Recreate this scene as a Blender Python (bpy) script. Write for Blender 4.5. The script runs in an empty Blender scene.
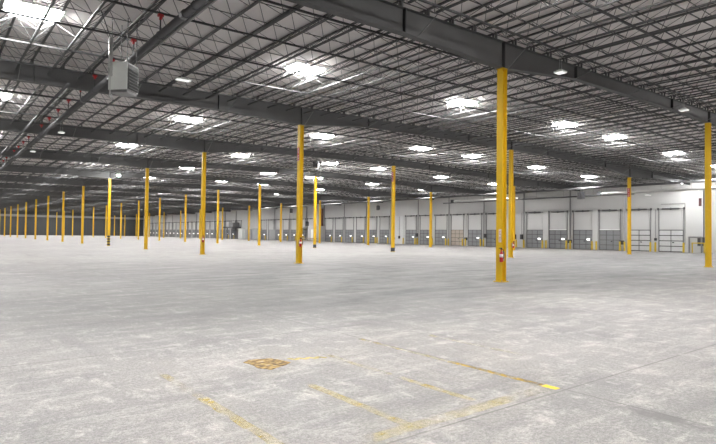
import bpy, math, random
from mathutils import Vector, Matrix
random.seed(7)
sc = bpy.context.scene
COL = sc.collection

# ------------------------------------------------------------------ camera, world, exposure
F, PITCH, ROLL, YAW, EYE = 545.69, 0.02304, 0.01193, 0.66659, 1.6
fw = Vector((math.sin(YAW)*math.cos(PITCH), math.cos(YAW)*math.cos(PITCH), math.sin(PITCH)))
rt = Vector((math.cos(YAW), -math.sin(YAW), 0.0))
up = rt.cross(fw)
rt2 = rt*math.cos(ROLL) + up*math.sin(ROLL)
up2 = up*math.cos(ROLL) - rt*math.sin(ROLL)
cam_data = bpy.data.cameras.new('camera')
cam_data.sensor_width = 36.0
cam_data.lens = 36.0*F/716.0
cam_data.clip_end = 600
cam = bpy.data.objects.new('camera', cam_data)
M = Matrix((rt2, up2, -fw)).transposed().to_4x4()
M.translation = Vector((0, 0, EYE))
cam.matrix_world = M
COL.objects.link(cam)
sc.camera = cam

world = bpy.data.worlds.new('world'); sc.world = world
world.use_nodes = True
world.node_tree.nodes['Background'].inputs[0].default_value = (0.8, 0.85, 0.9, 1)
world.node_tree.nodes['Background'].inputs[1].default_value = 0.3
sc.view_settings.view_transform = 'Standard'
sc.view_settings.look = 'None'
sc.view_settings.gamma = 1
sc.view_settings.use_curve_mapping = False
sc.view_settings.exposure = 0.36
SKYLIGHT = 128.0          # radiance of the diffusers
LAMP_ON = 900.0
LAMP_DIM = 0.6
sc.cycles.use_denoising = True
sc.cycles.max_bounces = 8
sc.cycles.diffuse_bounces = 5
sc.cycles.glossy_bounces = 2
sc.cycles.transparent_max_bounces = 8
sc.cycles.sample_clamp_indirect = 6
sc.cycles.use_light_tree = True
sc.cycles.caustics_reflective = False
sc.cycles.caustics_refractive = False


def px(P):
    """where a point falls in the photograph's frame, for ordering things from the left and leaving out the unseen"""
    d = Vector(P) - Vector((0, 0, EYE))
    z = d.dot(fw)
    if z < 0.5:
        return None
    return (358 + F*d.dot(rt2)/z, 222 - F*d.dot(up2)/z)


def seen(P, m=0):
    q = px(P)
    return q is not None and -m < q[0] < 716+m and -m < q[1] < 444+m


# ------------------------------------------------------------------ materials
def srgb(r, g, b):
    f = lambda c: c/12.92 if c <= 0.04045 else ((c+0.055)/1.055)**2.4
    return (f(r/255), f(g/255), f(b/255), 1)


def new_mat(name):
    m = bpy.data.materials.new(name); m.use_nodes = True
    n = m.node_tree.nodes; l = m.node_tree.links
    return m, n, l, n['Principled BSDF']


def mat(name, col, rough=0.5, metal=0.0, vary=0.06, scale=6.0, spec=0.5):
    """plain finish with a little procedural unevenness"""
    m, n, l, b = new_mat(name)
    g = n.new('ShaderNodeNewGeometry')
    t = n.new('ShaderNodeTexNoise'); t.inputs['Scale'].default_value = scale; t.inputs['Detail'].default_value = 3
    l.new(g.outputs['Position'], t.inputs['Vector'])
    r = n.new('ShaderNodeMapRange')
    r.inputs['To Min'].default_value = 1-vary*2; r.inputs['To Max'].default_value = 1+vary*2
    l.new(t.outputs['Fac'], r.inputs['Value'])
    x = n.new('ShaderNodeMix'); x.data_type = 'RGBA'; x.blend_type = 'MULTIPLY'
    x.inputs['Factor'].default_value = 1
    x.inputs['A'].default_value = col
    l.new(r.outputs['Result'], x.inputs['B'])
    l.new(x.outputs['Result'], b.inputs['Base Color'])
    b.inputs['Roughness'].default_value = rough
    b.inputs['Metallic'].default_value = metal
    b.inputs['Specular IOR Level'].default_value = spec
    return m


def emit(name, col, strength):
    m, n, l, b = new_mat(name)
    b.inputs['Base Color'].default_value = col
    b.inputs['Emission Color'].default_value = col
    b.inputs['Emission Strength'].default_value = strength
    return m


M_YELLOW = mat('yellow_paint', (0.66, 0.42, 0.007, 1), 0.45, vary=0.05)
M_BOLLARD = mat('bollard_yellow', (0.62, 0.43, 0.025, 1), 0.5)
M_BLACK = mat('black_paint', (0.02, 0.02, 0.02, 1), 0.5)
M_GIRDER = mat('girder_primer', (0.080, 0.080, 0.080, 1), 0.6, vary=0.08, scale=1.5)
M_JOIST = mat('joist_primer', (0.072, 0.072, 0.073, 1), 0.55, vary=0.05)
M_BRIDGE = mat('bridging_primer', (0.035, 0.035, 0.036, 1), 0.55)
M_DECK = mat('roof_liner', (0.92, 0.885, 0.87, 1), 0.8, vary=0.03, scale=0.8)
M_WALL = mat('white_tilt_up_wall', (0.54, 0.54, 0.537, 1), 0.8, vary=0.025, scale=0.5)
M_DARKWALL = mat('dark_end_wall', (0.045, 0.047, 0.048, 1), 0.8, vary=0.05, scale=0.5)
M_TRIM = mat('pale_wall_band', (0.24, 0.245, 0.25, 1), 0.7)
M_GREYDOOR = mat('grey_dock_door', (0.23, 0.235, 0.245, 1), 0.5)
M_PALEDOOR = mat('pale_dock_door', (0.58, 0.585, 0.59, 1), 0.5)
M_TANDOOR = mat('tan_dock_door', (0.40, 0.345, 0.29, 1), 0.5)
M_GRID = mat('door_rails', (0.06, 0.06, 0.063, 1), 0.45)
M_STEEL = mat('galvanised_steel', (0.42, 0.42, 0.42, 1), 0.4, 0.6)
M_DARKPIPE = mat('dark_steel_pipe', (0.085, 0.085, 0.088, 1), 0.4)
M_GREYPIPE = mat('grey_pipe', (0.22, 0.22, 0.22, 1), 0.4)
M_PALEPIPE = mat('pale_pipe', (0.52, 0.52, 0.51, 1), 0.35)
M_WHITE = mat('white_enamel', (0.84, 0.87, 0.84, 1), 0.35, vary=0.02)
M_RED = mat('red_paint', (0.45, 0.012, 0.015, 1), 0.35)
M_SIGNRED = mat('red_sign', (0.33, 0.015, 0.02, 1), 0.4)
M_SIGNWHITE = mat('white_sign', (0.75, 0.70, 0.68, 1), 0.5)
M_DARKBOX = mat('dark_grey_box', (0.03, 0.03, 0.033, 1), 0.45)
M_CABINET = mat('grey_cabinet', (0.33, 0.34, 0.35, 1), 0.45)
M_DIFFUSER = emit('skylight_diffuser', (1, 0.985, 0.97, 1), SKYLIGHT)
M_LAMP = emit('lit_lamp_lens', (1, 1, 0.98, 1), LAMP_ON)
M_LAMPDIM = emit('dim_lamp_lens', (1, 1, 0.97, 1), LAMP_DIM)
M_DOCKLAMP = emit('dock_lamp_lens', (1, 1, 0.98, 1), 3.0)


def floor_material():
    m, n, l, b = new_mat('sealed_concrete_floor')
    g = n.new('ShaderNodeNewGeometry')
    pos = g.outputs['Position']

    def noise(scale, detail, rough=0.6, distort=0.0, stretch=(1, 1, 1)):
        mp = n.new('ShaderNodeMapping'); mp.inputs['Scale'].default_value = stretch
        l.new(pos, mp.inputs['Vector'])
        t = n.new('ShaderNodeTexNoise'); t.inputs['Scale'].default_value = scale
        t.inputs['Detail'].default_value = detail; t.inputs['Roughness'].default_value = rough
        t.inputs['Distortion'].default_value = distort
        l.new(mp.outputs['Vector'], t.inputs['Vector'])
        return t.outputs['Fac']

    def rng(v, a, b_, c, d):
        r = n.new('ShaderNodeMapRange')
        for k, x in zip(('From Min', 'From Max', 'To Min', 'To Max'), (a, b_, c, d)):
            r.inputs[k].default_value = x
        l.new(v, r.inputs['Value']); return r.outputs['Result']

    def mth(op, a, b_=None, c=None):
        q = n.new('ShaderNodeMath'); q.operation = op
        for i, v in enumerate((a, b_, c)):
            if v is None: continue
            if isinstance(v, (int, float)): q.inputs[i].default_value = v
            else: l.new(v, q.inputs[i])
        return q.outputs[0]

    def mixc(fac, a, b_, mode='MIX'):
        x = n.new('ShaderNodeMix'); x.data_type = 'RGBA'; x.blend_type = mode
        for s, v in (('Factor', fac), ('A', a), ('B', b_)):
            if isinstance(v, (int, float)): x.inputs[s].default_value = v
            elif isinstance(v, tuple): x.inputs[s].default_value = v
            else: l.new(v, x.inputs[s])
        return x.outputs['Result']
    sep = n.new('ShaderNodeSeparateXYZ'); l.new(pos, sep.inputs[0])
    X, Y = sep.outputs[0], sep.outputs[1]
    big = rng(noise(0.16, 5, 0.6, 0.2), 0.36, 0.64, 0, 1)
    med = rng(noise(0.8, 9, 0.72, 0.2), 0.34, 0.66, 0, 1)
    c = mixc(big, (0.22, 0.217, 0.215, 1), (0.315, 0.303, 0.293, 1))
    c = mixc(mth('MULTIPLY', med, 0.6), c, (0.405, 0.387, 0.372, 1))
    # worn islands
    worn = rng(noise(0.42, 9, 0.72, 0.3), 0.50, 0.68, 0, 0.55)
    c = mixc(worn, c, (0.19, 0.19, 0.192, 1))
    # scuffed pale dusty patches, long and thin along both slab directions
    dust = rng(noise(1.5, 10, 0.78, 0.15, (0.55, 1.5, 1)), 0.51, 0.64, 0, 0.62)
    c = mixc(dust, c, (0.55, 0.525, 0.505, 1))
    dust2 = rng(noise(3.2, 9, 0.76, 0.1, (1.2, 0.7, 1)), 0.53, 0.64, 0, 0.62)
    c = mixc(dust2, c, (0.57, 0.545, 0.525, 1))
    # a traffic lane rubbed grey across the hall, with thin streaks along it
    lw = mth('ADD', Y, mth('MULTIPLY', mth('SUBTRACT', noise(0.22, 6, 0.7, 0.2), 0.5), 9.0))
    lane0 = mth('MULTIPLY', rng(lw, 6.5, 10.5, 0, 1), rng(lw, 20.0, 34.0, 1, 0.25))
    lane0 = mth('MULTIPLY', lane0, mth('MULTIPLY', rng(X, 1.0, 10.0, 0.45, 1.0), rng(noise(0.8, 8, 0.75, 0.2, (0.35, 1.4, 1)), 0.34, 0.58, 0.45, 1.0)))
    c = mixc(lane0, c, (0.12, 0.121, 0.125, 1))
    lane = rng(noise(1.0, 8, 0.7, 0.1, (0.22, 1.5, 1)), 0.52, 0.68, 0, 0.5)
    c = mixc(lane, c, (0.175, 0.175, 0.178, 1))
    lane2 = rng(noise(1.0, 7, 0.68, 0.1, (1.4, 0.16, 1)), 0.54, 0.70, 0, 0.45)
    c = mixc(lane2, c, (0.18, 0.18, 0.184, 1))
    # aggregate speckle
    fine = mth('MULTIPLY', rng(noise(26, 5, 0.8), 0.3, 0.7, 0.62, 1.38), rng(noise(75, 2, 0.7), 0.3, 0.7, 0.72, 1.28))
    c = mixc(1.0, c, fine, 'MULTIPLY')
    pits = rng(noise(9, 7, 0.78, 0.1), 0.58, 0.72, 0, 0.5)
    c = mixc(pits, c, (0.2, 0.195, 0.19, 1))
    # control joints, 4.70 m by 4.45 m, filled unevenly
    jn = rng(noise(1.5, 4), 0.35, 0.6, 0.35, 0.85)

    def joint(v, origin, step, w):
        t = mth('FRACT', mth('ADD', mth('DIVIDE', mth('SUBTRACT', v, origin), step), 0.5))
        d = mth('MULTIPLY', mth('ABSOLUTE', mth('SUBTRACT', t, 0.5)), step)
        return mth('LESS_THAN', d, w)
    j = mth('MAXIMUM', joint(X, 5.29, 9.41, 0.012), joint(Y, 3.17, 4.451, 0.010))
    c = mixc(mth('MULTIPLY', j, jn), c, (0.13, 0.125, 0.12, 1))
    # dark spill on the joint
    dx = mth('DIVIDE', mth('SUBTRACT', X, 5.19), 0.15)
    dy = mth('DIVIDE', mth('SUBTRACT', Y, 2.15), 0.50)
    dist = mth('SQRT', mth('ADD', mth('MULTIPLY', dx, dx), mth('MULTIPLY', dy, dy)))
    spill = rng(mth('ADD', dist, mth('MULTIPLY', noise(9, 7, 0.75), 2.2)), 1.55, 2.2, 0.78, 0)
    c = mixc(spill, c, (0.17, 0.17, 0.165, 1))
    l.new(c, b.inputs['Base Color'])
    l.new(rng(med, 0, 1, 0.5, 0.72), b.inputs['Roughness'])
    b.inputs['Specular IOR Level'].default_value = 0.35
    bp = n.new('ShaderNodeBump'); bp.inputs['Strength'].default_value = 0.12; bp.inputs['Distance'].default_value = 0.01
    l.new(noise(22, 5, 0.7), bp.inputs['Height']); l.new(bp.outputs['Normal'], b.inputs['Normal'])
    return m


def worn_paint(name, col, cover, scale=5.0):
    """paint rubbed through to the concrete in patches"""
    m, n, l, b = new_mat(name)
    g = n.new('ShaderNodeNewGeometry')
    t = n.new('ShaderNodeTexNoise'); t.inputs['Scale'].default_value = scale; t.inputs['Detail'].default_value = 8
    t.inputs['Roughness'].default_value = 0.72
    l.new(g.outputs['Position'], t.inputs['Vector'])
    r = n.new('ShaderNodeMapRange')
    r.inputs['From Min'].default_value = 0.62-0.3*cover-0.12; r.inputs['From Max'].default_value = 0.62-0.3*cover+0.12
    r.inputs['To Min'].default_value = 0; r.inputs['To Max'].default_value = min(0.95, 0.25+0.6*cover)
    l.new(t.outputs['Fac'], r.inputs['Value'])
    l.new(r.outputs['Result'], b.inputs['Alpha'])
    b.inputs['Base Color'].default_value = col
    b.inputs['Roughness'].default_value = 0.6
    return m


# ------------------------------------------------------------------ mesh helpers
class MB:
    def __init__(s): s.v = []; s.f = []

    def hexa(s, p):
        o = len(s.v); s.v += [tuple(q) for q in p]
        s.f += [tuple(o+i for i in q) for q in ((0, 3, 2, 1), (4, 5, 6, 7), (0, 1, 5, 4), (1, 2, 6, 5), (2, 3, 7, 6), (3, 0, 4, 7))]
        return s

    def box(s, x0, x1, y0, y1, z0, z1):
        return s.hexa([(x0, y0, z0), (x1, y0, z0), (x1, y1, z0), (x0, y1, z0), (x0, y0, z1), (x1, y0, z1), (x1, y1, z1), (x0, y1, z1)])

    def strip(s, pts, y0, y1):
        """pts: (x, zlow, zhigh) along x, extruded from y0 to y1"""
        o = len(s.v)
        for x, a, b in pts:
            s.v += [(x, y0, a), (x, y1, a), (x, y1, b), (x, y0, b)]
        k = len(pts)
        for i in range(k-1):
            p = o+4*i
            s.f += [(p, p+1, p+5, p+4), (p+1, p+2, p+6, p+5), (p+2, p+3, p+7, p+6), (p+3, p, p+4, p+7)]
        s.f += [(o+3, o+2, o+1, o), tuple(o+4*(k-1)+i for i in range(4))]
        return s

    def tube(s, a, b, r, n=8, r2=None, cap=True):
        a, b = Vector(a), Vector(b); d = (b-a).normalized()
        u = d.cross(Vector((0, 0, 1)) if abs(d.z) < 0.9 else Vector((1, 0, 0))).normalized(); w = d.cross(u)
        r2 = r if r2 is None else r2
        o = len(s.v)
        for c, q in ((a, r), (b, r2)):
            for i in range(n):
                t = 2*math.pi*(i+0.5)/n
                s.v.append(tuple(c+u*q*math.cos(t)+w*q*math.sin(t)))
        for i in range(n):
            k = (i+1) % n
            s.f.append((o+i, o+k, o+n+k, o+n+i))
        if cap:
            s.f.append(tuple(o+n-1-i for i in range(n))); s.f.append(tuple(o+n+i for i in range(n)))
        return s

    def lathe(s, prof, c=(0, 0, 0), n=14):
        """prof: (radius, z) from low to high"""
        o = len(s.v)
        for r, z in prof:
            for i in range(n):
                t = 2*math.pi*i/n
                s.v.append((c[0]+r*math.cos(t), c[1]+r*math.sin(t), c[2]+z))
        for j in range(len(prof)-1):
            for i in range(n):
                k = (i+1) % n
                s.f.append((o+j*n+i, o+j*n+k, o+(j+1)*n+k, o+(j+1)*n+i))
        s.f.append(tuple(o+n-1-i for i in range(n)))
        s.f.append(tuple(o+(len(prof)-1)*n+i for i in range(n)))
        return s

    def prism(s, poly, z0, z1):
        """poly: counter-clockwise (x, y)"""
        o = len(s.v); n = len(poly)
        s.v += [(x, y, z0) for x, y in poly]+[(x, y, z1) for x, y in poly]
        for i in range(n):
            k = (i+1) % n
            s.f.append((o+i, o+k, o+n+k, o+n+i))
        s.f.append(tuple(o+n-1-i for i in range(n))); s.f.append(tuple(o+n+i for i in range(n)))
        return s

    def mesh(s, name, m):
        me = bpy.data.meshes.new(name); me.from_pydata(s.v, [], s.f)
        if m: me.materials.append(m)
        return me

    def build(s, name, m, parent=None, smooth=False, loc=None):
        me = s.mesh(name, m)
        if smooth:
            for p in me.polygons: p.use_smooth = len(p.vertices) == 4
        return link(name, me, parent, loc)


def link(name, me, parent=None, loc=None):
    o = bpy.data.objects.new(name, me); COL.objects.link(o)
    if parent: o.parent = parent
    if loc: o.location = loc
    return o


def tag(o, label, cat, group=None, kind=None):
    o['label'] = label; o['category'] = cat
    if group: o['group'] = group
    if kind: o['kind'] = kind
    return o


def thing(name, loc=(0, 0, 0), rz=0.0):
    o = bpy.data.objects.new(name, None); COL.objects.link(o)
    o.location = loc; o.rotation_euler = (0, 0, rz); o.empty_display_size = 0.2
    return o


def copy_tree(o, parent=None):
    c = o.copy(); COL.objects.link(c)
    if parent: c.parent = parent
    for ch in list(o.children): copy_tree(ch, c)
    return c


ORD = 'zeroth first second third fourth fifth sixth seventh eighth ninth tenth eleventh twelfth thirteenth fourteenth fifteenth sixteenth seventeenth eighteenth nineteenth twentieth'.split()


def nth(k):
    if k < len(ORD): return ORD[k]
    return '%d%s' % (k, 'th' if 10 < k % 100 < 14 else {1: 'st', 2: 'nd', 3: 'rd'}.get(k % 10, 'th'))


# ------------------------------------------------------------------ the building's grid
X0, SX = 15.90, 18.81            # column rows (front, middle, third)
Y0, SY = 12.02, 13.353           # column lines
RIDGE = 36.0
WALL_X, END_Y = 68.0, 226.0
BACK_Y, LEFT_X = -15.0, -15.0
def gtop(x): return 8.235+0.0172*x if x <= RIDGE else 8.235+0.0172*RIDGE-0.0172*(x-RIDGE)
def deck(x): return gtop(x)+0.27
def chord(x): return gtop(x)-0.30       # joist bottom chord
def yj(j): return Y0+SY*j
def xi(i): return X0+SX*i
COL_TOP = (7.55, 8.18, 7.47)

# ------------------------------------------------------------------ setting
MB().box(LEFT_X, WALL_X, BACK_Y, END_Y, -0.3, 0.0).build('floor', floor_material())['kind'] = 'structure'
bpy.data.objects['floor']['label'] = 'scuffed pale grey concrete warehouse floor'; bpy.data.objects['floor']['category'] = 'floor'
c = MB().strip([(x, deck(x), deck(x)+0.12) for x in (LEFT_X-.3, RIDGE, WALL_X+.3)], BACK_Y-.3, END_Y+.3).build('ceiling', M_DECK)
tag(c, 'pale grey roof liner above the open steel joists', 'ceiling', kind='structure')
w = MB().box(WALL_X, WALL_X+0.3, BACK_Y, END_Y, -0.3, 9.2).build('wall_right', M_WALL)
tag(w, 'white dock wall along the right side of the hall', 'wall', kind='structure')
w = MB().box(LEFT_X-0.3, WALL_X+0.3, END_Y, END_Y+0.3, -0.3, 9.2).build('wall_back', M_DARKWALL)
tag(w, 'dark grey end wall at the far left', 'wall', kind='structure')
w = MB().box(LEFT_X-0.3, LEFT_X, BACK_Y, END_Y, -0.3, 9.2).build('wall_left', M_WALL)
tag(w, 'white side wall outside the left of the view', 'wall', kind='structure')
w = MB().box(LEFT_X-0.3, WALL_X+0.3, BACK_Y-0.3, BACK_Y, -0.3, 9.2).build('wall_front', M_WALL)
tag(w, 'white wall behind the camera', 'wall', kind='structure')
t = MB().box(LEFT_X, WALL_X, END_Y-0.12, END_Y, 6.55, 7.35).build('trim_1', M_TRIM)
tag(t, 'pale band along the top of the dark end wall', 'trim', kind='structure')

# ------------------------------------------------------------------ roof girders
BOT = [(-15, 7.5), (2, 7.56), (11.1, 7.65), (15.9, 7.55), (20.65, 8.06), (29.8, 8.2), (34.71, 8.18), (39.5, 8.2), (48.8, 8.05), (53.52, 7.47), (58.3, 7.75), (68, 7.7)]
def gbot(x):
    for (a, za), (b, zb) in zip(BOT, BOT[1:]):
        if x <= b: return za+(zb-za)*(x-a)/(b-a)
    return BOT[-1][1]


xs = sorted(set([p[0] for p in BOT]+[RIDGE]))
web_me = MB().strip([(x, gbot(x)+0.016, gtop(x)-0.016) for x in xs], -0.007, 0.007).mesh('web', M_GIRDER)
top_me = MB().strip([(x, gtop(x)-0.018, gtop(x)) for x in xs], -0.12, 0.12).mesh('top_flange', M_GIRDER)
bot_me = MB().strip([(x, gbot(x), gbot(x)+0.02) for x in xs], -0.13, 0.13).mesh('bottom_flange', M_GIRDER)
stiff = []
for x in (3.2, 11.1, 15.9, 20.65, 29.8, 34.71, 39.5, 48.8, 53.52, 58.3):
    stiff.append(MB().box(x-0.02, x+0.02, -0.125, 0.125, gbot(x)+0.018, gtop(x)-0.017).mesh('stiffener_plate', M_BRIDGE))
braces = []
for k in range(12):
    x = 2.58+1.12*4*k+0.06
    m = MB()
    m.tube((x, -0.12, gbot(x)+0.01), (x, -0.95, chord(x)-0.03), 0.014, 4)
    braces.append(m.mesh('flange_brace', M_GREYPIPE))
for j in range(-1, 16):
    g = thing('roof_girder', (0, yj(j), 0))
    lab = ('tapered dark grey roof girder spanning overhead behind the camera' if j < 0 else
           'tapered dark grey roof girder resting on the nearest yellow columns' if j == 0 else
           'tapered dark grey roof girder on the %s columns back from the camera' % nth(j+1))
    tag(g, lab, 'girder', 'tapered roof girders')
    link('web', web_me, g); link('top_flange', top_me, g); link('bottom_flange', bot_me, g)
    for s in stiff: link('stiffener_plate', s, g)
    if 0 <= j < 4:
        for m in braces: link('flange_brace', m, g)

# ------------------------------------------------------------------ yellow columns
CW, CD, TF, TW = 0.25, 0.25, 0.016, 0.014       # flange width (y), depth (x)
h, d2 = CW/2, CD/2
SECT = [(-d2, -h), (-d2+TF, -h), (-d2+TF, -TW/2), (d2-TF, -TW/2), (d2-TF, -h), (d2, -h),
        (d2, h), (d2-TF, h), (d2-TF, TW/2), (-d2+TF, TW/2), (-d2+TF, h), (-d2, h)]
ROWN = ('front row', 'middle row', 'third row by the dock')
shaft_me = [MB().prism(SECT, 0.025, H-0.02).mesh('shaft', M_YELLOW) for H in COL_TOP]
cap_me = [MB().box(-0.15, 0.15, -0.14, 0.14, H-0.02, H).mesh('cap_plate', M_YELLOW) for H in COL_TOP]
base_me = MB().box(-0.19, 0.19, -0.19, 0.19, 0, 0.025).mesh('base_plate', M_YELLOW)
bolt_me = MB()
for sx in (-1, 1):
    for sy in (-1, 1): bolt_me.lathe([(0.018, 0.025), (0.018, 0.05), (0.01, 0.052), (0.01, 0.075)], (sx*0.155, sy*0.155, 0), 6)
bolt_me = bolt_me.mesh('anchor_bolts', M_STEEL)
columns = {}
for i in range(3):
    for j in range(0, 16):
        o = thing('steel_column', (xi(i), yj(j), 0))
        lab = 'yellow steel H column, %s back in the %s' % (nth(j+1), ROWN[i])
        if (i, j) == (0, 0): lab = 'large yellow steel H column with extinguisher and pink sign, nearest of all'
        if (i, j) == (0, 1): lab = 'yellow steel H column with red sign up high, second in the front row'
        if (i, j) == (1, 0): lab = 'yellow steel H column at the right edge, first of the middle row'
        if (i, j) == (1, 3): lab = 'lamp-lit bright yellow column with dark foot, fourth back in the middle row'
        if (i, j) == (0, 4): lab = 'lamp-lit bright yellow column with black banded foot, fifth in the front row'
        tag(o, lab, 'column', 'yellow columns of the ' + ROWN[i], 'thing')
        link('shaft', shaft_me[i], o); link('base_plate', base_me, o); link('cap_plate', cap_me[i], o)
        if yj(j) < 60: link('anchor_bolts', bolt_me, o)
        columns[i, j] = o
foot = MB()
for k in range(4): foot.box(-0.135, 0.135, -0.135, 0.135, 0.1+0.3*k, 0.24+0.3*k)
foot.build('warning_bands', M_BLACK, columns[0, 4])
MB().box(-0.135, 0.135, -0.135, 0.135, 0.03, 0.42).build('foot_guard', M_DARKBOX, columns[1, 3])
MB().box(-0.135, 0.135, -0.135, 0.135, 0.03, 0.40).build('foot_guard', M_DARKBOX, columns[1, 2])

# ------------------------------------------------------------------ joists
JX0, JS = 2.58, 1.12
DEPTH = deck(10)-chord(10)


TOPX = 0.56                      # top chord stands beside the bottom chord: the webs lean both ways


def joist_parts(short=False):
    """local: y along the span 0..SY, z = 0 at the deck, bottom chord at x = 0, top chord at x = TOPX"""
    top, bot, web = MB(), MB(), MB()
    zt = -0.05
    for a, b in ((-0.036, -0.006), (0.006, 0.036)):
        top.box(TOPX+a, TOPX+b, 0.02, SY-0.02, zt-0.025, zt+0.025)
        bot.box(a, b, 0.10, SY-(0.95 if short else 0.10), -DEPTH-0.025, -DEPTH+0.025)
    n = 11; step = (SY-0.6)/n
    for k in range(n):
        y = 0.3+k*step; m_ = y+step/2
        for sx in (-TOPX, TOPX):
            web.tube((sx, y, zt), (0, m_, -DEPTH), 0.0105, 4, cap=False)
            web.tube((0, m_, -DEPTH), (sx, y+step, zt), 0.0105, 4, cap=False)
    seats = [MB().box(TOPX-0.03, TOPX+0.03, y, y+0.06, -0.267, -0.075) for y in (0.02, SY-0.10)]
    return top, bot, web, seats


jt, jb, jw, js = joist_parts()
jt_me, jb_me, jw_me, js_me = jt.mesh('top_chord', M_JOIST), jb.mesh('bottom_chord', M_JOIST), jw.mesh('web', M_JOIST), [q.mesh('bearing_seat', M_JOIST) for q in js]
jbs_me = joist_parts(True)[1].mesh('bottom_chord', M_JOIST)
one = MB()
for q in (jt, jb, jw):
    o_ = len(one.v); one.v += q.v; one.f += [tuple(i+o_ for i in f) for f in q.f]
one_me = one.mesh('roof_joist', M_JOIST)
individual, rest = 0, MB()
for bay in range(-1, 16):
    y = yj(bay)
    row = []
    for k in range(-3, 59):
        x = JX0+JS*k
        if x > WALL_X-0.5: continue
        pts = [(x, y+SY*t/12, chord(x)) for t in range(13)]
        if any(seen(p, 110) for p in pts):
            vis = [px(p)[0] for p in pts if seen(p)]
            row.append((x, min(vis) if vis else None))
    rank = 0
    for x, v in row:
        if v is not None: rank += 1
        span = 'between the %s and %s girders' % (nth(bay+1), nth(bay+2)) if bay >= 0 else 'in front of the nearest girder'
        lab = ('open web steel roof joist %s, %s from the left' % (span, nth(rank)) if v is not None else
               'open web steel roof joist just outside the view')
        if bay >= 15: span = ''
        if v is None and bay > 0: continue
        if individual < 300:
            individual += 1
            if bay < 3:
                t = thing('roof_joist', (x, y, deck(x)))
                link('top_chord', jt_me, t); link('bottom_chord', jbs_me if bay < 0 else jb_me, t); link('web', jw_me, t)
                for q in js_me: link('bearing_seat', q, t)
            else:
                t = link('roof_joist', one_me, None, (x, y, deck(x)))
            tag(t, lab, 'joist', 'open web roof joists')
        else:
            o_ = len(rest.v); dz = deck(x)
            rest.v += [(a+x, b+y, c_+dz) for a, b, c_ in one.v]
            rest.f += [tuple(i+o_ for i in f) for f in one.f]
tag(rest.build('roof_joists', M_JOIST), 'mass of dark roof joists receding over the far end of the hall', 'joists', kind='stuff')

# bridging lines across the joists, five to a bay
xb = [-8, RIDGE, WALL_X-0.2]
for bay in range(-1, 16):
    n = 0
    for k in range(5):
        y = yj(bay)+SY*(k+0.5)/5
        if not any(seen((x, y, chord(x)), 40) for x in range(-6, 68)): continue
        n += 1
        b = thing('joist_bridging', (0, y, 0))
        MB().strip([(x, chord(x)-0.055, chord(x)-0.002) for x in xb], -0.03, 0.03).build('lower_angle', M_BRIDGE, b)
        MB().strip([(x, deck(x)-0.085, deck(x)-0.063) for x in xb], -0.011, 0.011).build('upper_rod', M_BRIDGE, b)
        MB().strip([(x, deck(x)-0.085, deck(x)-0.063) for x in xb], SY/10-0.007, SY/10+0.007).build('upper_rod', M_BRIDGE, b)
        where = 'in front of the nearest girder' if bay < 0 else 'just behind the %s girder' % nth(bay+1)
        tag(b, 'long dark bridging line %s, %s of its bay' % (where, nth(n)), 'bridging', 'bridging lines across the joists')

# ------------------------------------------------------------------ skylights
SKX = (2.45, 12.55, 22.65, 32.8, 39.3, 49.6, 60.0)
SL, SW_ = 0.75, 0.58
frame_me = MB()
for a in ((-SL-.07, SL+.07, -SW_-.07, -SW_), (-SL-.07, SL+.07, SW_, SW_+.07), (-SL-.07, -SL, -SW_, SW_), (SL, SL+.07, -SW_, SW_)):
    frame_me.box(*a, -0.05, 0.0)
frame_me = frame_me.mesh('frame', M_WHITE)
# shallow prismatic dome hanging a hand below the liner
diff_me = MB().hexa([(-SL+.16, -SW_+.16, -0.15), (SL-.16, -SW_+.16, -0.15), (SL-.16, SW_-.16, -0.15), (-SL+.16, SW_-.16, -0.15),
                     (-SL, -SW_, -0.03), (SL, -SW_, -0.03), (SL, SW_, -0.03), (-SL, SW_, -0.03)]).mesh('diffuser', M_DIFFUSER)
for bay in range(-2, 16):
    n = 0
    y = yj(bay)+7.75
    for x in SKX:
        if bay == -1 and x == 22.65: continue
        z = deck(x)
        if seen((x, y, z), 6): n += 1
        s = thing('skylight', (x, y, z-0.002))
        s.rotation_euler = (0, math.atan(-0.0172 if x < RIDGE else 0.0172), 0)
        link('frame', frame_me, s); link('diffuser', diff_me, s)
        if bay < 0: lab = 'bright skylight panel over the front of the hall, outside the view'
        elif seen((x, y, z), 6): lab = 'bright skylight panel behind the %s girder, %s from the left' % (nth(bay+1), nth(n))
        else: lab = 'bright skylight panel far back, just left of the view'
        tag(s, lab, 'skylight', 'skylights in the roof')

# ------------------------------------------------------------------ hanging lamps
def lamp(x, y, z, lit, label, wid=0.36, dep=0.36):
    t = thing('high_bay_lamp', (x, y, z))
    MB().box(-wid/2, wid/2, -dep/2, dep/2, 0.0, 0.05).box(-0.1, 0.1, -0.1, 0.1, 0.05, 0.10).build('housing', M_WHITE, t)
    if lit:
        MB().lathe([(0.04, -0.13), (0.13, -0.11), (0.17, -0.002)], n=16).build('lens', M_LAMP, t)
    else:
        MB().box(-wid/2+0.02, wid/2-0.02, -dep/2+0.02, dep/2-0.02, -0.02, -0.001).build('lens', M_LAMPDIM, t)
    w_ = MB(); top = deck(x)-z
    for s in (-1, 1):
        w_.tube((s*0.08, 0, 0.09), (s*0.02, 0, top), 0.008, 5)
    w_.build('hanger_wire', M_STEEL, t)
    tag(t, label, 'lamp', 'lamps hanging under the roof')


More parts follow.
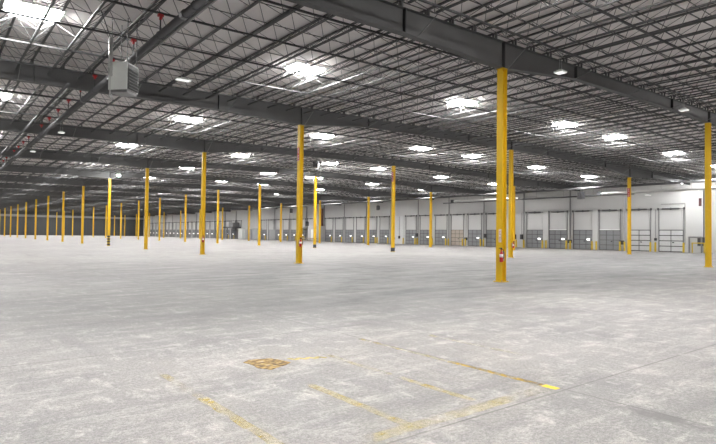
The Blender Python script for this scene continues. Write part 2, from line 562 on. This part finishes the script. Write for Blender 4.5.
lamp(18.6, 11.4, 7.8, False, 'square white lamp hanging before the nearest girder, by its splice')
lamp(28.6, 10.95, 7.8, False, 'square white lamp hanging before the nearest girder, toward the right edge')
lamp(8.0, 21.8, 7.8, False, 'white lamp hanging before the second girder, upper left', 0.6, 0.3)
lamp(6.4, 38.3, 7.75, False, 'white lamp hanging before the third girder at the left')
lamp(6.2, 48.6, 7.7, False, 'white lamp before the fourth girder at the far left')
lamp(6.1, 52.6, 7.7, False, 'small white lamp behind the fourth girder at the far left')
lamp(16.2, 63.1, 7.8, True, 'lit lamp glowing beside the fifth column of the front row')
lamp(33.9, 49.9, 7.8, True, 'lit lamp glowing beside the fourth column of the middle row')
lamp(64.9, 25.05, 7.75, True, 'lit lamp over the dock wall, right of the red-signed column', 0.9, 0.3)
lamp(62.0, 27.36, 6.3, False, 'lamp low under the tube heater near the dock wall', 1.0, 0.3)

# ------------------------------------------------------------------ sprinkler mains and their hangers
PX, PZ = 5.18, 7.35
p = thing('sprinkler_main', (PX, 0, PZ))
m_ = MB().tube((0, 2, 0), (0, 215, 0), 0.10, 14)
m_.build('pipe', M_DARKPIPE, p, smooth=True)
cp = MB()
for y in range(8, 60, 6): cp.tube((0, y, 0), (0, y+0.18, 0), 0.125, 14)
cp.build('coupling', M_DARKPIPE, p)
tag(p, 'thick dark sprinkler pipe running back under the girders, upper left', 'pipe')
p2 = MB().tube((0, 2, 0), (0, 16.6, 0), 0.038, 10).tube((0, 16.6, 0), (0, 16.6, 0.5), 0.038, 10).build('branch_pipe', M_GREYPIPE, None, True, (PX+0.19, 0, PZ-0.06))
tag(p2, 'thin grey pipe running beside the thick dark sprinkler pipe', 'pipe')
p3 = MB().tube((0, 24, 0), (0, 215, 0), 0.06, 10).build('branch_pipe', M_DARKPIPE, None, True, (PX-0.95, 0, PZ+0.1))
tag(p3, 'thinner dark pipe parallel to the sprinkler pipe at far left', 'pipe')
n = 0
for y in [13.355+2.6706*k for k in range(18)]:
    n += 1
    t = thing('pipe_hanger', (PX, y, PZ))
    top = chord(PX)-0.06-PZ
    MB().tube((0, 0, 0.10), (0, 0, top), 0.022, 6).tube((0, -0.03, 0), (0, 0.03, 0), 0.118, 14).build('rod', M_BRIDGE, t)
    MB().box(-0.08, 0.08, -0.05, 0.05, top-0.07, top+0.0).box(-0.03, 0.03, -0.04, 0.04, top-0.16, top-0.07).build('beam_clamp', M_RED, t)
    tag(t, 'dark hanger rod with red clamp, %s along the sprinkler pipe' % nth(n), 'hanger', 'red-clamped hangers of the sprinkler pipe')

# ------------------------------------------------------------------ hanging unit heater, upper left
def heater(x, y, z, rz, label):
    t = thing('unit_heater', (x, y, z), rz)
    W, D, H = 0.60, 0.60, 0.82
    MB().box(-W/2, W/2, -D/2, D/2, 0, H).box(-W/2+0.03, W/2-0.03, -D/2+0.03, D/2-0.03, -0.07, 0).build('cabinet', M_GREYPIPE, t)
    # enamel side panel (local -x) with folded rim, louvred face (local -y)
    MB().box(-W/2-0.02, -W/2+0.002, -D/2+0.005, D/2, 0.005, H+0.01).build('side_panel', M_WHITE, t)
    gr = MB().box(-W/2+0.02, W/2-0.02, -D/2-0.012, -D/2, 0.04, H-0.05).build('grille', M_BLACK, t)
    for k in range(7):
        z0 = 0.07+k*0.092
        MB().hexa([(-W/2+0.03, -D/2-0.05, z0-0.02), (W/2-0.03, -D/2-0.05, z0-0.02), (W/2-0.03, -D/2-0.012, z0+0.02), (-W/2+0.03, -D/2-0.012, z0+0.02),
                   (-W/2+0.03, -D/2-0.05, z0-0.012), (W/2-0.03, -D/2-0.05, z0-0.012), (W/2-0.03, -D/2-0.012, z0+0.03), (-W/2+0.03, -D/2-0.012, z0+0.03)]).build('louvre', M_DARKBOX, gr)
    top = chord(x)-0.03-z
    fl = MB().tube((-W/2-0.09, D/2-0.1, 0.42), (-W/2-0.09, D/2-0.1, 1.55), 0.06, 12)
    for q in (0.6, 1.0, 1.35): fl.tube((-W/2-0.09, D/2-0.1, q), (-W/2-0.09, D/2-0.1, q+0.05), 0.075, 12)
    fl.tube((-W/2-0.09, D/2-0.1, 0.45), (-W/2+0.05, D/2-0.1, 0.45), 0.05, 10)
    fl.build('flue_pipe', M_PALEPIPE, t, True)
    MB().tube((-W/2-0.09, D/2-0.1, 0.42), (-W/2-0.09, D/2-0.1, -0.25), 0.018, 8).tube((-W/2-0.13, D/2-0.1, -0.2), (-W/2+0.02, D/2-0.1, -0.2), 0.018, 8).tube((-W/2+0.0, D/2-0.1, -0.27), (-W/2+0.0, D/2-0.1, -0.13), 0.02, 8).build('gas_pipe', M_PALEPIPE, t)
    rods = MB()
    for sx in (-1, 1):
        for sy in (-1, 1): rods.tube((sx*W*0.42, sy*D*0.42, H-0.01), (sx*W*0.42, sy*D*0.42, top+0.02), 0.012, 6)
    for q in ((-0.9, 0.2), (0.5, 0.9), (-0.2, -0.7)): rods.tube((-W/2-0.09, D/2-0.1, 1.5), (q[0], q[1], top), 0.014, 6)
    rods.build('hanger_rod', M_BRIDGE, t)
    fan = MB().tube((0, D/2, H*0.45), (0, D/2+0.05, H*0.45), 0.22, 16).tube((0, D/2+0.05, H*0.45), (0, D/2+0.22, H*0.45), 0.08, 12)
    fan.build('fan_motor', M_DARKBOX, t)
    tag(t, label, 'heater')
    return t


heater(4.56, 17.4, 5.84, math.radians(44), 'white boxy unit heater with louvred face hung from roof, upper left')

# ------------------------------------------------------------------ dark fan heaters hung far off
def fan_heater(P, s, rz, label):
    t = thing('fan_heater', P, rz)
    MB().box(-s/2, s/2, -s*0.3, s*0.3, 0, s).build('housing', M_DARKBOX, t)
    MB().tube((0, -s*0.3, s/2), (0, -s*0.38, s/2), s*0.44, 16).build('fan_ring', M_BLACK, t)
    top = deck(P[0])-0.05-P[2]
    MB().tube((-s*0.4, 0, s), (-s*0.4, 0, top), 0.02, 5).tube((s*0.4, 0, s), (s*0.4, 0, top), 0.02, 5).build('hanger_rod', M_DARKPIPE, t)
    tag(t, label, 'heater', 'dark fan heaters hung in the hall')


def at_px(u, v, x):
    d = fw + rt2*((u-358)/F) - up2*((v-222)/F)
    k = x/d.x
    return (d.x*k, d.y*k, EYE+d.z*k)


Q = at_px(581, 199, 62.5); fan_heater((Q[0], Q[1], Q[2]), 0.85, math.radians(60), 'dark round fan heater hung before the dock wall beside tube heater')
Q = at_px(316, 168, 31.0); fan_heater((Q[0], Q[1], Q[2]), 0.75, math.radians(40), 'dark fan heater hung above the lamp-lit column of the middle row')
Q = at_px(307, 226, 66.0); fan_heater((Q[0], Q[1], Q[2]), 1.0, math.radians(60), 'dark fan heater hung low before the wall, by sloping canopy')
Q = at_px(291, 213, 64.0); fan_heater((Q[0], Q[1], Q[2]), 1.0, math.radians(60), 'dark fan heater hung under the roof, right of the sixth door pipe')
bpy.data.objects['fan_heater.003']['label'] = 'dark fan heater hung under the roof, left of the second front-row column'
Q = at_px(378, 210, 64.0); fan_heater((Q[0], Q[1], Q[2]), 0.8, math.radians(60), 'dark fan heater hung under the roof between two third-row columns')

# radiant tube heaters along the dock
def tube_heater(y0, y1, x, z, label, burner=True):
    t = thing('tube_heater', (x, 0, z))
    MB().tube((0, y0, -0.08), (0, y1, -0.08), 0.10, 12).build('tube', M_PALEPIPE, t, True)
    MB().hexa([(-0.22, y0, -0.03), (-0.2, y0, -0.05), (-0.2, y1, -0.05), (-0.22, y1, -0.03), (-0.1, y0, 0.12), (-0.08, y0, 0.1), (-0.08, y1, 0.1), (-0.1, y1, 0.12)]).box(-0.1, 0.1, y0, y1, 0.10, 0.12).hexa(
        [(0.2, y0, -0.05), (0.22, y0, -0.03), (0.22, y1, -0.03), (0.2, y1, -0.05), (0.08, y0, 0.1), (0.1, y0, 0.12), (0.1, y1, 0.12), (0.08, y1, 0.1)]).build('reflector', M_PALEPIPE, t)
    if burner: MB().box(-0.2, 0.2, y1, y1+0.5, -0.2, 0.25).build('burner_box', M_DARKBOX, t)
    r = MB(); k = y0+0.5
    while k < y1: r.tube((0, k, 0.12), (0, k, deck(x)-0.06-z), 0.01, 5); k += 3.0
    r.build('hanger_chain', M_DARKPIPE, t)
    tag(t, label, 'heater', 'radiant tube heaters along the dock')


tube_heater(19.5, 32.6, 62.0, 6.75, 'long pale tube heater hung above the dock doors at right')
tube_heater(44.0, 55.5, 62.0, 6.75, 'long pale tube heater hung left of the nearest column')
dk = MB().tube((0, 30, 0), (0, 60, 0), 0.09, 10)
for q in range(31, 60, 4): dk.tube((0, q, 0.08), (0, q, deck(64.5)-6.75), 0.012, 5)
dk = dk.build('gas_main', M_DARKPIPE, None, True, (64.5, 0, 6.75))
tag(dk, 'dark gas pipe running along the dock wall under the roof', 'pipe')
dk = MB().tube((0, 14, 0), (0, 120, 0), 0.13, 10)
for q in range(16, 120, 4): dk.tube((0, q, 0.12), (0, q, deck(60.5)-7.35), 0.012, 5)
dk = dk.build('gas_main', M_DARKPIPE, None, True, (60.5, 0, 7.35))
tag(dk, 'thick dark pipe under the roof above the tube heaters', 'pipe')

# ------------------------------------------------------------------ extinguishers and signs
def extinguisher(P, rz, label):
    t = thing('fire_extinguisher', P, rz)            # local -y faces out
    MB().lathe([(0.045, 0), (0.062, 0.015), (0.064, 0.03), (0.064, 0.28), (0.05, 0.33), (0.025, 0.36), (0.025, 0.44)], n=16).build('cylinder', M_RED, t, True)
    MB().lathe([(0.066, 0.17), (0.066, 0.28)], n=16).build('label_band', M_SIGNWHITE, t, True)
    MB().box(-0.03, 0.03, -0.02, 0.02, 0.44, 0.48).hexa([(-0.01, -0.13, 0.47), (0.01, -0.13, 0.47), (0.01, 0.02, 0.48), (-0.01, 0.02, 0.48), (-0.01, -0.13, 0.50), (0.01, -0.13, 0.50), (0.01, 0.02, 0.51), (-0.01, 0.02, 0.51)]).build('valve_handle', M_BLACK, t)
    hs = MB(); pts = [(0.03, 0, 0.46), (0.10, -0.02, 0.42), (0.12, -0.02, 0.30), (0.10, -0.02, 0.12)]
    for a, b in zip(pts, pts[1:]): hs.tube(a, b, 0.012, 8)
    hs.build('hose', M_BLACK, t)
    MB().box(-0.05, 0.05, 0.07, 0.10, 0.05, 0.38).build('wall_bracket', M_STEEL, t)
    tag(t, label, 'extinguisher', 'fire extinguishers on columns')


extinguisher((xi(0)-d2-0.085, yj(0)-0.17, 0.70), math.radians(-90), 'red extinguisher with white band on the nearest yellow column')
extinguisher((xi(0)-0.05, yj(1)-h-0.09, 0.90), 0, 'red extinguisher on the second column of the front row')
extinguisher((xi(0)-0.05, yj(2)-h-0.09, 0.9), 0, 'red extinguisher on the third column of the front row')
extinguisher((xi(1)+0.05, yj(1)-h-0.09, 0.72), 0, 'red extinguisher on the column just behind the nearest one')


def sign(P, rz, w_, h_, label, face, stroke, rows):
    """flat plate, local -y faces out, with columns of small strokes like upright lettering"""
    t = thing('fire_sign', P, rz)
    MB().box(-w_/2, w_/2, 0, 0.012, -h_/2, h_/2).build('plate', face, t)
    m2 = MB()
    for k in range(rows):
        z = h_/2-(k+0.5)*h_/rows
        if stroke and k not in (rows//2,):
            m2.box(-w_*0.22, w_*0.22, -0.003, 0.0, z-h_/rows*0.30, z-h_/rows*0.12)
            m2.box(-w_*0.22, -w_*0.08, -0.003, 0.0, z-h_/rows*0.12, z+h_/rows*0.26)
            if k % 2: m2.box(w_*0.06, w_*0.22, -0.003, 0.0, z-h_/rows*0.12, z+h_/rows*0.26)
    m2.build('lettering', stroke, t)
    tag(t, label, 'sign', 'signs on columns')


sign((xi(0)-d2-0.013, yj(0)-0.05, 1.62), math.radians(-90), 0.10, 0.46, 'narrow white sign with red lettering above extinguisher, nearest column', M_SIGNWHITE, M_RED, 9)
sign((xi(0)-d2-0.013, yj(1), 5.95), math.radians(-90), 0.18, 0.72, 'tall narrow red sign high on the second front-row column', M_SIGNRED, M_SIGNWHITE, 9)
sign((xi(1)-d2-0.013, yj(2), 7.35), math.radians(-90), 0.22, 0.9, 'tall dark red sign atop the third column of the middle row', M_SIGNRED, None, 9) if False else None
sign((xi(2)-d2-0.013, yj(1), 6.0), math.radians(-90), 0.24, 0.85, 'tall narrow red sign high on a column before the dock doors', M_SIGNRED, M_SIGNWHITE, 9)
sign((xi(1)-d2-0.013, yj(2), 7.15), math.radians(-90), 0.24, 0.95, 'tall dark red sign high on the third column of the middle row', M_SIGNRED, M_SIGNWHITE, 9)
sign((WALL_X-0.03, 24.35, 5.7), math.radians(-90), 0.3, 0.9, 'dark red sign on the white wall beside the right edge column', mat('dull_red_sign', (0.09, 0.018, 0.022, 1)), M_DARKBOX, 5)

# ------------------------------------------------------------------ dock doors
DY, DS = 27.4, 3.63
SKIP = {6, 13, 20, 28, 29, 30}
DW, DH, HZ = 2.62, 2.55, 5.05
def grid_me(cols, rows, m, th):
    g = MB()
    for k in range(rows+1):
        z = 0.02+(DH-0.05)*k/rows; g.box(-0.085, -0.055, -DW/2, DW/2, z-th*.2, z+th)
    for k in range(cols+1):
        y = -DW/2+DW*k/cols; g.box(-0.08, -0.055, y-th*.45, y+th*.45, 0, DH)
    return g.mesh('rails', m)


grid3, grid2 = grid_me(3, 4, M_GRID, 0.05), grid_me(2, 4, M_GRID, 0.08)
panel_me = {k: MB().box(-0.055, -0.002, -DW/2, DW/2, 0.0, DH).mesh('panel', m) for k, m in (('grey', M_GREYDOOR), ('pale', M_PALEDOOR), ('tan', M_TANDOOR))}
track = MB()
for s in (-1, 1):
    track.box(-0.11, 0, s*(DW/2+0.05)-0.028, s*(DW/2+0.05)+0.028, 0, HZ)
    track.tube((-0.17, s*(DW/2-0.12), HZ-0.1), (-0.1, s*(DW/2-0.04), DH), 0.012, 5)
track_me = track.mesh('track', M_GREYPIPE)
shaft = MB().tube((-0.18, -DW/2-0.2, HZ), (-0.18, DW/2+0.2, HZ), 0.035, 8).tube((-0.18, -0.95, HZ), (-0.18, 0.95, HZ), 0.085, 10)
for s in (-1, 0, 1): shaft.box(-0.2, 0, s*(DW/2+0.1)-0.05, s*(DW/2+0.1)+0.05, HZ-0.13, HZ+0.13)
shaft_m = shaft.mesh('torsion_shaft', M_DARKPIPE)
strip_m = MB().box(-0.10, -0.056, -DW/2, DW/2, DH, DH+0.10).mesh('top_seal', M_WHITE)
lock_m = MB().box(-0.12, -0.086, -0.35, -0.15, 1.05, 1.17).mesh('lock', M_DARKBOX)
boll = MB().lathe([(0.11, 0), (0.11, 1.05), (0.08, 1.11), (0.03, 1.13)], n=12).mesh('bollard', M_BOLLARD)
dl_arm = MB().tube((0, 0, 0), (0, 0, 1.28), 0.03, 6).tube((0, 0, 1.28), (-0.25, 0, 1.36), 0.03, 6).mesh('arm', M_GREYPIPE)
dl_head = MB().lathe([(0.05, 0.24), (0.17, 0.02), (0.17, 0)][::-1], (-0.28, 0, 1.24), 12).mesh('lamp_head', M_WHITE)
dl_lens = MB().box(-0.32, -0.26, -0.20, 0.20, 1.24, 1.40).mesh('lens', M_DOCKLAMP)
box_m = MB().box(-0.22, 0, -0.18, 0.18, 1.7, 2.25).tube((-0.1, 0, 2.25), (-0.1, 0, 7.0), 0.03, 6).tube((-0.1, 0.1, 0), (-0.1, 0.1, 1.7), 0.03, 6)
num = 0; front = []
for k in range(0, 53):
    if k in SKIP: continue
    num += 1
    y = DY+DS*k
    if not seen((WALL_X, y, 1.0), 40): continue
    d = thing('door_%d' % num, (WALL_X, y, 0))
    kind = 'pale' if k < 2 else 'tan' if k == 9 else 'grey'
    pn = link('panel', panel_me[kind], d); link('rails', grid2 if kind == 'pale' else grid3, d)
    link('track', track_me, d); link('torsion_shaft', shaft_m, d)
    if k < 16: link('lock', lock_m, pn)
    if k in (2, 4): link('top_seal', strip_m, d)
    tag(d, '%s vertical lift dock door with dark rails, %s from the right' % ({'pale': 'pale', 'tan': 'tan', 'grey': 'grey'}[kind], nth(num)), 'door', 'dock doors along the white wall', 'structure')
    if k < 34:
        for s, nm in ((-1, 'right'), (1, 'left')):
            if k > 14 and s > 0: continue
            b = link('bollard', boll, None, (WALL_X-0.55, y+s*(DW/2+0.22), 0))
            tag(b, 'short yellow bollard %s of the dock door %s from right' % (nm, nth(num)), 'bollard', 'bollards guarding the dock doors')
    if k >= 3 and k not in (7, 9):
        dl = thing('dock_lamp', (WALL_X-0.3, y-DW/2+0.26, 0))
        link('arm', dl_arm, dl); link('lens', dl_lens, dl)
        tag(dl, 'small bright dock lamp on a post at dock door %s from right' % nth(num), 'lamp', 'dock lamps beside the doors')

# vertical pipes and grey control boxes between doors
pipe_me = MB().tube((0, 0, 0), (0, 0, 7.9), 0.075, 8)
pipe_d, pipe_p = pipe_me.mesh('wall_pipe', M_GREYPIPE), pipe_me.mesh('wall_pipe', M_PALEPIPE)
n = 0
for k in range(0, 26):
    y = 32.83+7.26*k
    n += 1
    if not seen((WALL_X, y, 2), 5): continue
    o = link('wall_pipe', pipe_p if k == 0 else pipe_d, None, (WALL_X-0.12, y, 0))
    tag(o, 'upright drain pipe on the white dock wall, %s from the right' % nth(n), 'pipe', 'drain pipes on the dock wall')
pier = MB().box(WALL_X-0.28, WALL_X-0.001, 43.3, 44.1, 0, 5.2).build('pilaster', M_WALL)
tag(pier, 'white wall pilaster between the fifth and sixth dock doors', 'pilaster', kind='structure')
pier = MB().box(WALL_X-0.28, WALL_X-0.001, 36.15, 36.85, 0, 5.2).build('pilaster', M_WALL)
tag(pier, 'white wall pilaster between the third and fourth dock doors', 'pilaster', kind='structure')
pd = MB().box(WALL_X-0.06, WALL_X-0.002, 72.9, 76.2, 0, 5.1).build('panel_infill', M_PALEDOOR)
tag(pd, 'pale blank wall panel between dock doors, left of third-row column', 'panel', kind='structure')

boxes = [(36.5, 1.55, 0.42, 0.75), (33.0, 0.75, 0.5, 0.5), (29.1, 1.3, 0.2, 0.3), (47.6, 1.2, 0.35, 0.7), (48.9, 1.2, 0.35, 0.7), (54.2, 1.35, 0.4, 0.6), (58.2, 0.9, 0.4, 0.45), (66.0, 1.0, 0.4, 0.5),
         (69.3, 1.35, 0.4, 0.6), (74.0, 0.95, 0.35, 0.5), (75.4, 0.8, 0.4, 0.35), (40.0, 0.8, 0.45, 0.45)]
wheres = ['on the pilaster right of the fourth dock door', 'low between second and third dock doors from right', 'small, between the two rightmost dock doors', 'right one of two left of the sixth dock door',
          'left one of two left of the sixth dock door', 'right of the eighth dock door, up the pipe', 'between the eighth and ninth dock doors', 'beside the eleventh dock door',
          'up the pipe right of the twelfth dock door', 'right one on the pale blank panel', 'left one on the pale blank panel', 'low between fourth and fifth dock doors']
for (y, z, w_, hh), wh in zip(boxes, wheres):
    t = thing('control_box', (WALL_X-(0.196 if min(abs(y-32.83-7.26*k) for k in range(26)) < 0.6 else 0.002), y, z))
    MB().box(-0.25, 0, -w_/2, w_/2, 0, hh).build('case', M_DARKBOX, t)
    MB().box(-0.27, -0.25, -w_/2+0.04, w_/2-0.04, 0.05, hh-0.05).build('cover', M_GRID, t)
    MB().tube((-0.1, 0, hh), (-0.1, 0, 5.0-z), 0.03, 6).build('conduit', M_GREYPIPE, t)
    tag(t, 'dark electrical control box ' + wh, 'box', 'control boxes on the dock wall')
# bollards where there is no door
for y, wh in ((47.0, 'right of the pair of control boxes'), (48.3, 'between the pair of control boxes'), (49.6, 'left of the pair of control boxes')):
    tag(link('bollard', boll, None, (WALL_X-0.6, y, 0)), 'short yellow bollard on the wall ' + wh, 'bollard', 'bollards guarding the dock doors')

# right edge: grey pipe frame, yellow rail, electrical cabinet
t = thing('conduit_frame', (WALL_X-0.35, 24.6, 0))
MB().tube((0, 0.75, 0), (0, 0.75, 1.75), 0.09, 10).tube((0, 0.82, 1.75), (0, -0.5, 1.75), 0.09, 10).tube((0, -0.5, 1.75), (0, -0.5, 0), 0.09, 10).build('pipe', M_GREYPIPE, t)
MB().box(-0.12, 0.12, 0.63, 0.87, 0, 0.02).box(-0.12, 0.12, -0.62, -0.38, 0, 0.02).build('base_plate', M_GREYPIPE, t)
tag(t, 'grey pipe frame standing by the wall near the right edge', 'frame')
t = thing('guard_rail', (WALL_X-0.75, 24.3, 0))
MB().tube((0, 0.6, 0), (0, 0.6, 1.1), 0.06, 10).tube((0, -0.6, 0), (0, -0.6, 1.1), 0.06, 10).build('post', M_BOLLARD, t)
MB().tube((0, -0.66, 1.1), (0, 0.66, 1.1), 0.06, 10).build('rail', M_BOLLARD, t)
tag(t, 'low yellow guard rail before the cabinet near the right edge', 'rail')
t = thing('electrical_cabinet', (WALL_X-0.02, 24.15, 0.75))
MB().box(-0.3, 0, -0.4, 0.4, 0, 1.05).build('case', M_CABINET, t)
MB().box(-0.32, -0.3, -0.36, 0.36, 0.05, 1.0).build('door', M_GRID, t)
MB().tube((-0.12, -0.2, 1.05), (-0.12, -0.2, 6.6), 0.05, 8).build('conduit', M_DARKPIPE, t)
tag(t, 'grey electrical cabinet with conduit behind the yellow rail, right edge', 'cabinet')
t = MB().tube((0, 0, 0.9), (0, 0, 5.6), 0.03, 6).tube((0, 0, 5.6), (0, 2.6, 5.6), 0.03, 6).build('wall_conduit', M_GREYPIPE, None, False, (WALL_X-0.06, 25.9, 0))
tag(t, 'thin grey conduit bending along the wall, right of the rightmost dock door', 'conduit')

# far wall clutter: white enclosure with canopy, cabinets
t = thing('loading_enclosure', (WALL_X-1.2, 99.6, 0))
MB().box(-1.0, 1.1, -1.7, 1.9, 0.05, 3.35).build('shell', M_WALL, t)
MB().box(-1.03, -1.0, -1.2, 0.6, 0.05, 2.6).build('door', M_WHITE, t)
MB().box(-1.2, -1.0, -1.9, 6.5, 0.55, 0.75).box(-1.2, -1.0, -1.9, 6.5, 0.05, 0.2).build('kick_rail', M_TANDOOR, t)
MB().hexa([(-1.1, 1.9, 3.0), (1.0, 1.9, 3.0), (1.0, 6.6, 2.5), (-1.1, 6.6, 2.5), (-1.1, 1.9, 3.35), (1.0, 1.9, 3.35), (1.0, 6.6, 2.62), (-1.1, 6.6, 2.62)]).build('canopy', M_GREYPIPE, t)
tag(t, 'white enclosure with sloping grey canopy by the wall, behind lamp-lit column', 'enclosure')
t = MB().box(-0.5, 0, -0.35, 0.35, 2.9, 7.2).build('chimney_duct', mat('rust_brown_duct', (0.16, 0.085, 0.07, 1)), None, False, (WALL_X-0.05, 99.0, 0))
tag(t, 'rust brown duct rising up the wall behind the white enclosure', 'duct')
for (y, w_, hh, m, name, lab) in ((128.5, 3.2, 2.9, M_CABINET, 'switchgear_cabinet', 'widest grey switchgear cabinet by the far dock wall'),
                                  (132.0, 2.6, 2.7, M_CABINET, 'switchgear_cabinet', 'second grey switchgear cabinet, left of the widest one'),
                                  (137.2, 2.4, 2.9, M_WHITE, 'white_cabinet', 'white cabinet by the far dock wall left of grey switchgear'),
                                  (119.5, 3.0, 2.6, M_CABINET, 'switchgear_cabinet', 'grey switchgear cabinet standing alone right of the others')):
    t = thing(name, (WALL_X-0.02, y, 0))
    MB().box(-1.0, 0, -w_/2, w_/2, 0.1, hh).box(-0.95, 0, -w_/2+0.05, w_/2-0.05, 0, 0.1).build('case', m, t)
    for s in (-1, 1): MB().box(-1.03, -1.0, s*w_/4-w_/4+0.06, s*w_/4+w_/4-0.06, 0.2, hh-0.1).build('door', m, t)
    tag(t, lab, 'cabinet')
t = thing('storage_mezzanine', (WALL_X-0.3, 141.5, 0))
pst = MB()
for yy in (-3, 0, 3): pst.box(-2.6, -2.4, yy-0.1, yy+0.1, 0, 3.0)
pst.build('posts', M_DARKPIPE, t)
MB().box(-2.7, 0, -3.3, 3.3, 3.0, 3.35).build('platform', M_DARKPIPE, t)
MB().box(-2.2, -0.2, -2.6, -0.2, 3.35, 4.5).build('crate', M_GREYPIPE, t)
tag(t, 'dark storage platform by the far dock wall left of the cabinets', 'platform')

# ------------------------------------------------------------------ floor markings
YEL = (0.78, 0.60, 0.13, 1)
P_GOOD, P_MID, P_FAINT = worn_paint('worn_yellow_paint', (0.62, 0.42, 0.07, 1), 0.6), worn_paint('half_worn_yellow_paint', (0.74, 0.60, 0.24, 1), 0.36), worn_paint('faint_yellow_paint', (0.76, 0.64, 0.30, 1), 0.25)
P_SOLID = worn_paint('fresh_yellow_paint', (0.85, 0.62, 0.03, 1), 1.25)


def line(x0, x1, y0, y1, m, label, z=0.003):
    b = MB(); N = 14
    long_y = (y1-y0) > (x1-x0)
    L, R = [], []
    for k in range(N+1):
        t = k/N
        if long_y: L.append((x0+random.uniform(-.008, .008), y0+(y1-y0)*t)); R.append((x1+random.uniform(-.008, .008), y0+(y1-y0)*t))
        else: L.append((x0+(x1-x0)*t, y1+random.uniform(-.008, .008))); R.append((x0+(x1-x0)*t, y0+random.uniform(-.008, .008)))
    b.prism(L[::-1]+R if long_y else R+L[::-1], 0.0005, z) if long_y is False else b.prism(R+L[::-1], 0.0005, z)
    tag(b.build('painted_line', m), label, 'floor marking', 'worn yellow lines on the floor')


line(5.205, 5.28, 3.42, 4.75, P_GOOD, 'worn yellow floor line along the dark joint, clearest of all')
line(5.20, 5.27, 4.78, 6.6, P_MID, 'thin worn yellow floor line beyond the clearest one')
line(5.20, 5.285, 3.23, 3.40, P_SOLID, 'bright yellow solid dab of paint at the joint corner', 0.0045)
line(4.16, 4.25, 3.50, 4.55, P_MID, 'worn yellow floor line left of the clearest one')
line(4.15, 4.24, 4.7, 6.0, P_FAINT, 'faint far half of the yellow floor line right of brown patch')
line(3.17, 3.27, 3.38, 4.9, P_MID, 'worn yellow floor line at bottom middle, below the brown patch')
line(2.07, 2.17, 3.6, 5.1, P_MID, 'worn yellow floor line at bottom left, below the brown patch')
line(2.07, 2.16, 5.15, 6.2, P_FAINT, 'faint far end of the bottom left yellow floor line')
line(2.75, 5.15, 3.24, 3.40, P_FAINT, 'faint yellow crosswise floor line ending at the bright dab')
line(6.3, 6.4, 4.4, 6.2, P_FAINT, 'very faint yellow floor line right of the clearest one')
# scribbled yellow marks
b = MB(); pp = [(3.66+0.06*k, 6.02-0.022*k+0.05*(-1)**k) for k in range(8)]
for (xa, ya), (xb_, yb) in zip(pp, pp[1:]):
    dx, dy = xb_-xa, yb-ya; L = math.hypot(dx, dy); nx, ny = -dy/L*0.026, dx/L*0.026
    b.prism([(xa-nx, ya-ny), (xb_-nx, yb-ny), (xb_+nx, yb+ny), (xa+nx, ya+ny)], 0.0005, 0.003)
tag(b.build('painted_scribble', worn_paint('scribble_paint', (0.8, 0.66, 0.25, 1), 0.8)), 'yellow scribbled paint marks beside the brown floor patch', 'floor marking')
# brown patch
pm, n_, l_, bs = new_mat('brown_flaking_patch')
g_ = n_.new('ShaderNodeNewGeometry'); tx = n_.new('ShaderNodeTexNoise'); tx.inputs['Scale'].default_value = 22; tx.inputs['Detail'].default_value = 6
mp_ = n_.new('ShaderNodeMapping'); mp_.inputs['Scale'].default_value = (0.45, 1.4, 1)
l_.new(g_.outputs['Position'], mp_.inputs['Vector']); l_.new(mp_.outputs['Vector'], tx.inputs['Vector'])
rp = n_.new('ShaderNodeValToRGB'); e = rp.color_ramp.elements
e[0].position = 0.38; e[0].color = (0.07, 0.05, 0.035, 1); e[1].position = 0.66; e[1].color = (0.52, 0.44, 0.31, 1)
q_ = e.new(0.47); q_.color = (0.24, 0.155, 0.06, 1); q_ = e.new(0.55); q_.color = (0.46, 0.30, 0.08, 1)
l_.new(tx.outputs['Fac'], rp.inputs['Fac']); l_.new(rp.outputs['Color'], bs.inputs['Base Color']); bs.inputs['Roughness'].default_value = 0.8
poly = [(3.10, 6.20), (3.13, 6.02), (3.11, 5.84), (3.20, 5.68), (3.33, 5.74), (3.45, 5.78), (3.57, 5.86), (3.54, 6.02), (3.47, 6.20), (3.33, 6.24), (3.20, 6.27)]
tag(MB().prism(poly, 0.0005, 0.006).build('floor_patch', pm), 'small brown and ochre flaking patch on the concrete floor', 'patch')
